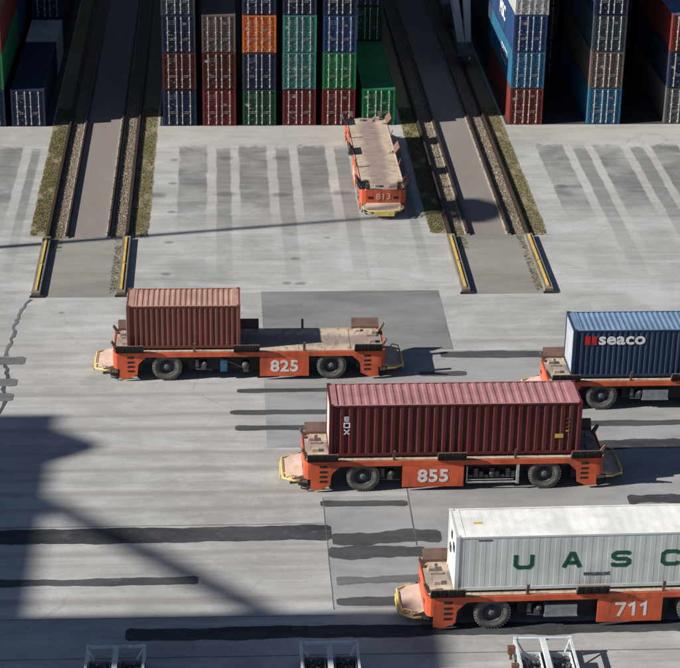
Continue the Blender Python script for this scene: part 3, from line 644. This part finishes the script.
    def bumper():
        b = MB(); b.tube([(7.35, -1.3, .62), (7.78, -1.32, .60), (8.3, -1.0, .60), (8.32, 0, .60), (8.3, 1.0, .60), (7.78, 1.32, .60), (7.35, 1.3, .62)], .055, 8)
        b.tube([(8.3, 1.0, .60), (8.22, .98, .86), (7.9, 1.12, .88), (7.82, 1.28, .62)], .03, 6)
        return b
    def stepm():
        return MB().tube([(7.0, 1.35, .7), (7.42, 1.35, .68), (7.42, 1.35, .2), (7.05, 1.35, .12)], .04, 6)
    for rot in (0, pi):
        mx = Matrix.Rotation(rot, 4, 'Z')
        fa = obj('end_fascia', S('fascia', fascia), M['orange'], t, mtx=mx)
        for y in (-.83, .83): obj('headlight', S('lamp', lambda: MB().box(7.322, 7.335, -.16, .16, 1.08, 1.24)), M['dark'], fa, (0, y, 0))
        if number == '813': obj('number_lettering', text_mesh(number, .95, .42, .012), M['letterworn'], fa, mtx=Matrix.Translation((7.328, -.475, 1.03)) @ Matrix.Rotation(pi / 2, 4, 'Z') @ Matrix.Rotation(pi / 2, 4, 'X'))
        obj('apron', S('apron', apron), M['apron'], t, mtx=mx)
        bp = obj('bumper', S('bumper', bumper), M['bumper'], t, mtx=mx)
        obj('bumper_board', S('board', lambda: MB().box(8.36, 8.42, -.66, .66, .28, .62)), M['bumper'], bp)
        for s in (-1, 1): obj('step', S('step', stepm), M['dark'], t, mtx=mx @ Matrix.Diagonal((1, s, 1, 1)))
        # guides: two long ones at the corners, thin posts, a centre flap
        for x, w in ((6.4, 1.5), (-6.4, 1.5), (-.15, 1.4)):
            gf = obj('guide_flap', S(f'guide{w}', lambda w=w: guide_mesh(w)), M['guide'], t, mtx=mx @ Matrix.Translation((x if abs(x) > 1 else (-.15 if rot == 0 else .15), 0, 1.70)))
            obj('guide_ribs', S(f'gribs{w}', lambda w=w: guide_rib_mesh(w)), M['guideouter'], gf)  # near-black outer face and ribs of the flap
        for x in (-2.95, 2.95): obj('guide_post', S('gpost', lambda: guide_mesh(.13, .55, .1)), M['guide'], t, mtx=mx @ Matrix.Translation((x, 0, 1.70)))
        for y in (-1.02, 1.02):
            obj('end_guide', S('eguide', lambda: MB().prism([(7.12, 1.70), (7.2, 1.70), (7.42, 2.16), (7.36, 2.2), (7.12, 1.86)], 'y', -.12, .12)), M['guide'], t, mtx=mx @ Matrix.Translation((0, y, 0)))
    # number plates on both long sides
    for rot in (0, pi):
        mx = Matrix.Rotation(rot, 4, 'Z')
        pl = obj('number_plate', shared(f'plate{plate}', lambda: MB().box(plate[0], plate[1], -1.495, -1.44, .25, 1.418)), M['orange'], t, mtx=mx)
        if number == '711': obj('number_lettering', stroke_mesh([[(0, .63), (.40, .63), (.40, .58), (.16, 0)], [(.60, .50), (.82, .64), (.82, 0)], [(1.10, .50), (1.32, .64), (1.32, 0)]], .135), M['letter'], pl, mtx=FRONT((plate[0] + plate[1]) / 2 - .65, -1.502, .53))
        elif number: obj('number_lettering', text_mesh(number, 1.5, .70, .03), M['letter'], pl, mtx=FRONT((plate[0] + plate[1]) / 2 - .75, -1.502, .50))
    if tank: obj('fuel_tank', MB().box(tank[0], tank[1], -1.42, -.95, .62, 1.12).box(tank[0] - .03, tank[1] + .03, -1.45, -.95, .55, .62), M['tank'], t)
    if rack:
        a, c = rack; r_ = MB()
        r_.bar((a, -1.42, .42), (c, -1.42, .42), .07); r_.bar((a, -1.42, 1.3), (a, -1.42, .42), .06); r_.bar((c, -1.42, 1.4), (c, -1.42, .35), .13); r_.bar((a, -1.42, .56), (c - .2, -1.42, .56), .03)
        obj('engine_rack', r_, M['silver'], t)
        q = MB()
        for i in range(9): x = a + .2 + (c - a - .4) * i / 8; q.box(x - .1, x + .1, -1.3, -1.05, .6, .75 + .35 * ((i * 5) % 3) / 2)
        q.lathe([(.001, -1.38), (.14, -1.38), (.14, -1.2), (.001, -1.2)], 'y', ((a + c) / 2, 0, .85), 12); obj('engine', q, M['mech'], t)
    if extras:
        q = MB(); a = -2.9 if plate[0] > 0 else -3.55
        q.box(a, a + .16, -1.35, -1.1, .75, 1.2); q.box(a + .3, a + .55, -1.38, -1.1, .6, .95); q.lathe([(.001, -1.4), (.13, -1.4), (.13, -1.1), (.001, -1.1)], 'y', (a + .5, 0, .95), 10); q.bar((a, -1.3, .62), (a + .9, -1.3, .58), .05)
        obj('valve_block', q, M['mech'], t)
    return t
AX = [(6.735, -40.95, -.0033), (16.45, -53.39, .0032), (29.60, -45.03, -.0009), (21.16, -65.54, .0156)]
a825 = agv('825', 'orange transport vehicle numbered 825, half loaded with a brick-red container', (*AX[0][:2], 0), AX[0][2], (.56, 3.2))
q = MB(); q.box(-.62, -.25, -1.4, -1.1, .5, 1.2); obj('filter_housing', q, M['bluebox'], a825, (-.95, 0, 0))
q = MB(); q.lathe([(.001, -1.42), (.2, -1.42), (.2, -1.1), (.001, -1.1)], 'y', (-.2, 0, .85), 12); q.box(-.35, -.05, -1.36, -1.1, .45, .7); q.bar((-1.6, -1.38, 1.3), (-.3, -1.38, .7), .03); obj('air_tank', q, M['mech'], a825)
agv('855', 'orange transport vehicle numbered 855 carrying a long maroon container', (*AX[1][:2], 0), AX[1][2], (-2.53, .45), rack=(.62, 3.1))
agv('', 'orange transport vehicle carrying a blue container with white lettering', (*AX[2][:2], 0), AX[2][2], (.3, 3.1), tank=(-2.25, -.9))
agv('711', 'orange transport vehicle numbered 711 carrying a white refrigerated container', (*AX[3][:2], 0), AX[3][2], (.12, 2.95), tank=(-2.15, -.75))
agv('813', 'empty orange transport vehicle numbered 813 parked before the lone green container', (15.75, -10.65, 0), -pi / 2 + .012, (.4, 3.1))

def on_agv(i, a0, ln): x, y, r = AX[i]; c = a0 + ln / 2; return (x + cos(r) * c, y + sin(r) * c, 1.81)
faded = lambda nm, b, d: paint(nm, b, d, .35, .75, 1.6, False, .14, .2)  # used for roofs; on end walls the paleness is painted sunlight
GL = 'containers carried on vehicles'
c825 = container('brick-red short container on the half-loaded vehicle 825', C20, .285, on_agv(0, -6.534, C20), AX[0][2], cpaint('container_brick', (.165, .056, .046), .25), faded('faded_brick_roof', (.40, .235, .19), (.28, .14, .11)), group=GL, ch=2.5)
c855 = container('long maroon container carried by vehicle 855', C40, .408, on_agv(1, -6.096, C40), AX[1][2], cpaint('container_maroon_dark', (.095, .018, .021), .25), faded('faded_maroon_roof', (.36, .175, .185), (.26, .105, .11)), group=GL, ch=2.77, doors=False, endm=faded('sunlit_cream_end', (.55, .47, .42), (.4, .25, .2)))  # cream end wall has the low sun painted into it
csea = container('dark blue container with red and white lettering on a vehicle', C40, .28, on_agv(2, -6.096, C40), AX[2][2], cpaint('container_seablue', (.022, .048, .095), .25), faded('faded_blue_roof', (.155, .24, .365), (.09, .15, .25)), group=GL, ch=2.72, doors=False, endm=faded('sunlit_blue_end', (.36, .39, .43), (.2, .22, .25)))  # sides darkened as if shaded, end wall paled as if sunlit
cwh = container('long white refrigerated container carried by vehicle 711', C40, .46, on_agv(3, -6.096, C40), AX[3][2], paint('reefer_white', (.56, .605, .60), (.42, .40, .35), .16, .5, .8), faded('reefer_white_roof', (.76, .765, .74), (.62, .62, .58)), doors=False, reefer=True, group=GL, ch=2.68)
# UASC lettering, web line and end details
h = .62; wch = .70; c_ = .12
def chamf(p): return p
U = [[(0, h), (0, c_), (c_, 0), (wch - c_, 0), (wch, c_), (wch, h)]]
A = [[(0, -.06), (wch * .42, h), (wch * .58, h), (wch, -.06)], [(wch * .2, h * .28), (wch * .8, h * .28)]]
Sx = [[(wch, h * .82), (wch - .04, h - .02), (wch - .14, h), (.14, h), (.0, h - .1), (0, h * .58 + .06), (.14, h * .5), (wch - .14, h * .5), (wch, h * .42 - .04), (wch, .1), (wch - .14, 0), (.12, 0), (.02, .03), (0, h * .2)]]
Cc = [[(wch, h * .8), (wch - .03, h - .05), (wch - .14, h), (.14, h), (0, h - .12), (0, .12), (.14, 0), (wch - .14, 0), (wch - .03, .05), (wch, h * .2)]]
for me, x in ((U, -3.50), (A, -1.42), (Sx, .70), (Cc, 2.86)):
    obj('side_lettering', stroke_mesh(me, .19), M['greenmark'], cwh, mtx=FRONT(x, -1.2, 1.10))
obj('web_address_lettering', text_mesh('www.uasc.net', 1.15, .2, .02), M['blackmark'], cwh, mtx=FRONT(-.55, -1.2, .62))
obj('side_marking', MB().box(-5.15, -4.55, -1.204, -1.1965, 2.44, 2.50), M['blackmark'], cwh)
for y, z in ((.2, 2.0), (-.45, 1.75), (.55, 1.15)): obj('end_vent', shared('endvent', lambda: MB().box(-.012, 0, -.18, .18, -.18, .18)), M['blackmark'], cwh, (-C40 / 2 + .012, y, z))
obj('roof_marking', MB().box(-5.2, -4.85, -.1, .05, 2.651, 2.656), M['yellow'], cwh)
# seaco lettering
obj('side_lettering', text_mesh('seaco', 2.45, .48, .028), M['whitemark'], csea, mtx=FRONT(-4.75, -1.21, 1.87))
for k in range(2): obj('side_marking', shared('redsq', lambda: MB().prism([(0, 0), (.28, 0), (.28, .5), (.0, .5)], 'y', -1.214, -1.20)), M['redmark'], csea, (-5.48 + .35 * k, 0, 1.86))
# sideways mark, serial panels and yellow placard on the maroon container
x1 = -5.75
mark = stroke_mesh([[(0, 0), (.3, .32)], [(.3, 0), (0, .32)], [(0, .45), (0, .72), (.3, .72), (.3, .45), (0, .45)], [(.02, .86), (.28, .86)], [(.02, .98), (.28, .98)], [(.02, 1.1), (.28, 1.1)], [(.04, .84), (.04, 1.12)]], .075)
obj('side_lettering', mark, M['whitemark'], c855, mtx=FRONT(-5.38, -1.205, 1.2) @ Matrix.Scale(.85, 4))
obj('yellow_placard', MB().box(4.85, 5.25, -1.214, -1.205, .86, 1.08), M['yellow'], c855)
for z in (1.2, 1.42, 1.64, 1.86): obj('small_label', MB().box(5.35, 5.5, -1.214, -1.205, z, z + .07), M['yellow'] if z < 1.3 else M['rust'], c855)
obj('roof_serial', text_mesh('5', .16, .3, .05), M['whitemark'], c855, mtx=Matrix.Translation((-5.9, -.5, 2.758))) if False else None

# ------------------------------------------------------------------ gear racks at the quay edge
def gear_rack(x, y, label, rusty=False):
    t = thing('lashing_gear_rack', label, 'rack', (x, y, 0), -.01, 'racks of lashing gear along the quay')
    Lk = 6.06; W = 1.22; H = .95
    for sx in (-1, 1):
        for yy in (0, Lk): obj('corner_post', shared('gpostc', lambda: MB().box(-.07, .07, -.07, .07, 0, .97)), M['gearframe'], t, (sx * (W - .07), -yy, 0))
        obj('side_rail', MB().box(sx * W - .1 * (sx > 0) , sx * W + .1 * (sx < 0), -Lk + .08, -.08, H - .12, H - .01), M['gearframe'], t)
        for k in range(1, 5): obj('side_stanchion', MB().box(sx * W - .05 * (sx > 0), sx * W + .05 * (sx < 0), -Lk * k / 5 - .03, -Lk * k / 5 + .03, .1, H - .12), M['gearframe'], t)
    obj('end_rail', MB().box(-W + .15, W - .15, -.06, .06, H - .1, H), M['gearframe'], t); obj('end_rail', MB().box(-W + .15, W - .15, -Lk - .06, -Lk + .06, H - .1, H), M['gearframe'], t)
    obj('centre_beam', MB().box(-.11, .11, -Lk + .06, -.06, H - .14, H + .02), M['gearframe'], t)
    obj('floor', MB().box(-W + .02, W - .02, -Lk + .05, -.05, .08, .16), M['binmetal'], t)
    for s in (-1, 1):
        obj('brace', MB().bar((s * (W - .1), -.12, H - .06), (s * .75, -.85, H - .4), .05), M['gearframe'], t)
        for k in range(3):
            y0 = -.75 - k * 1.75
            b = MB(); xa, xb = sorted((s * .2, s * 1.08))
            b.box(xa, xb, y0 - .04, y0, .16, .72); b.box(xa, xb, y0 - 1.5, y0 - 1.46, .16, .72); b.box(xa, xa + .03, y0 - 1.46, y0 - .04, .16, .72); b.box(xb - .03, xb, y0 - 1.46, y0 - .04, .16, .72)
            bn = obj('gear_bin', b, M['gearframe'] if k == 0 and rusty else M['tank'], t)
            gb = MB()
            for i in range(46):
                c = Vector((rnd.uniform(xa + .1, xb - .1), rnd.uniform(y0 - 1.36, y0 - .14), .25 + rnd.uniform(.1, .42))); a = Vector((rnd.uniform(-1, 1), rnd.uniform(-1, 1), rnd.uniform(-.4, .4))).normalized()
                b_ = a.cross(Vector((0, 0, 1))).normalized(); e = a.cross(b_); gb.obox(c, a * rnd.uniform(.04, .11), b_ * rnd.uniform(.02, .04), e * rnd.uniform(.02, .035))
            gg = obj('twist_locks', gb, M['gear'], bn); gg['kind'] = 'stuff'
    if rusty:
        for k, yy in enumerate((-.6, -1.9)): obj('hanging_hook', MB().box(-W - .32, -W - .02, yy - .12, yy + .12, .6, .92).bar((-W - .17, yy, .6), (-W - .17, yy, .3), .12), M['rust'], t)
    return t
GY = -69.2
gear_rack(.78, GY, 'pale steel lashing gear rack at the shaded quay corner off the asphalt band end')
gear_rack(9.62, GY, 'pale steel lashing gear rack in the crane shade in line with the black band')
gear_rack(18.6, GY, 'sunlit pale steel lashing gear rack with rusty hooks on its side', True)

# ------------------------------------------------------------------ stacking crane in the lane
t = thing('gantry_crane', 'blue grey stacking gantry crane standing on rails over the shaded stacks', 'crane', (24.85, 14.9, 0))
for k, y in enumerate((0., 11.5)):
    bg = obj('bogie', MB().prism([(-.62, 1.05), (.62, 1.05), (.62, 1.75), (.35, 2.05), (-.35, 2.05), (-.62, 1.75)], 'y', y - 1.1, y + 1.1).box(-.25, .25, y - .9, y + .9, .75, 1.05), M['cranedark'], t)
    for yy in (-.75, .75): obj('wheel', MB().lathe([(.001, -.08), (.36, -.08), (.36, -.05), (.31, -.05), (.31, .05), (.36, .05), (.36, .08), (.001, .08)], 'x', (0, y + yy, .65), 20), M['cranedark'], bg)
    obj('rail_lamp', MB().box(.3, .45, y - 1.2, y - 1.1, .8, 1.0), M['glass'], bg)
    obj('leg', MB().add([(-.55, y - .35, 2.0), (.05, y - .35, 2.0), (.05, y + .35, 2.0), (-.55, y + .35, 2.0), (-4.2, y - .35, 20), (-3.2, y - .35, 20), (-3.2, y + .35, 20), (-4.2, y + .35, 20)], [(0, 3, 2, 1), (4, 5, 6, 7), (0, 1, 5, 4), (1, 2, 6, 5), (2, 3, 7, 6), (3, 0, 4, 7)]), M['cranegrey'], t)
    obj('leg', MB().add([(.08, y - .35, 2.0), (.55, y - .35, 2.0), (.55, y + .35, 2.0), (.08, y + .35, 2.0), (-1.6, y - .35, 20), (-.5, y - .35, 20), (-.5, y + .35, 20), (-1.6, y + .35, 20)], [(0, 3, 2, 1), (4, 5, 6, 7), (0, 1, 5, 4), (1, 2, 6, 5), (2, 3, 7, 6), (3, 0, 4, 7)]), M['cranegrey'], t)
    obj('far_leg', MB().bar((20.2, y, 2.0), (20.8, y, 20), .8), M['cranegrey'], t); obj('far_bogie', MB().box(19.6, 20.8, y - 1.1, y + 1.1, .35, 2.0), M['cranedark'], t)
    obj('girder', MB().box(-5, 23, y - .6, y + .6, 20, 21.6), M['cranegrey'], t)
    obj('drain_pipe', MB().tube([(-.9, y - .42, 4.5), (-2.4, y - .42, 12.)], .06, 6), M['whitemark'], t)
obj('sill_beam', MB().box(-4.6, -3.2, .6, 10.9, 18.3, 19.3), M['cranegrey'], t)

# ------------------------------------------------------------------ high lighting mast (its shadow crosses the yard)
MH = 38.0; mx_, my_ = 22.3 - SX * MH, -17.3 - SY * MH
t = thing('light_mast', 'tall steel lighting mast with a ring of lamps beyond the stacks', 'light mast', (mx_, my_, 0))
obj('pole', MB().tube([(0, 0, 0), (0, 0, MH / 2), (0, 0, MH)], .34, 14, .17), M['silver'], t)
ring = obj('lamp_ring', MB().lathe([(.2, -.1), (1.5, -.15), (1.75, -.15), (1.75, .1), (1.5, .1), (.2, .0), (.2, -.1)], 'z', (0, 0, MH), 24).box(-1.5, 1.5, -.06, .06, MH - .1, MH).box(-.06, .06, -1.5, 1.5, MH - .22, MH - .12), M['silver'], t)
for i in range(10):
    a = 2 * pi * i / 10; obj('floodlight', MB().obox((1.55 * cos(a), 1.75 * sin(a), MH - .3), (.42 * cos(a), .42 * sin(a), -.12), (-.35 * sin(a), .35 * cos(a), 0), (.1 * cos(a), .1 * sin(a), .2)), M['silver'], t)
obj('base_plate', MB().lathe([(.001, 0), (.8, 0), (.8, .08), (.001, .08)], 'z', (0, 0, 0), 16), M['beam'], t)

# ------------------------------------------------------------------ ship-to-shore crane beyond the frame (throws the shade on the quay)
t = thing('quay_crane', 'ship to shore gantry crane whose shade falls across the quay apron', 'crane', (0, 0, 0))
def S2(gx, gy, z): return (gx - SX * z, gy - SY * z, z)     # place that throws its shadow on ground point (gx, gy)
def shadow_beam(name, a, za, b, zb, w, h): return obj(name, MB().bar(S2(*a, za), S2(*b, zb), w, h), M['cranegrey'], t)
x0, y0, z0 = S2(-3.1, -46.2, 42)
obj('machinery_house', MB().box(x0 - 16, x0, y0 - 19.5, y0, 38, 42), M['cranegrey'], t)
obj('service_platform', MB().prism([(x0 - .1, y0 - .9), (x0 + 2.9, y0 - 3.1), (x0 + 2.9, y0 - 3.7), (x0 - .1, y0 - 5.6)], 'z', 41.3, 41.6), M['cranegrey'], t)
shadow_beam('stay', (-4, -54.6), 52, (8.2, -66.6), 48, .6, .5)
shadow_beam('portal_beam', (-40, -67.7), 38, (13.4, -68.0), 38, 4.6, 1.6)
shadow_beam('boom_girder', (-10, -60), 40, (-10, -140), 40, 4.5, 3.0)
for gx, gy in ((-45, -67.9), (2, -68.2)):
    p = S2(gx, gy, 38); obj('leg', MB().box(p[0] - 1, p[0] + 1, p[1] - 1, p[1] + 1, 1.6, 37), M['cranegrey'], t)
    obj('bogie', MB().box(p[0] - 4, p[0] + 4, p[1] - .6, p[1] + .6, 0, 1.6), M['cranedark'], t)
    obj('leg', MB().box(p[0] - 1, p[0] + 1, p[1] - 31, p[1] - 29, 1.6, 37), M['cranegrey'], t); obj('bogie', MB().box(p[0] - 4, p[0] + 4, p[1] - 30.6, p[1] - 29.4, 0, 1.6), M['cranedark'], t)
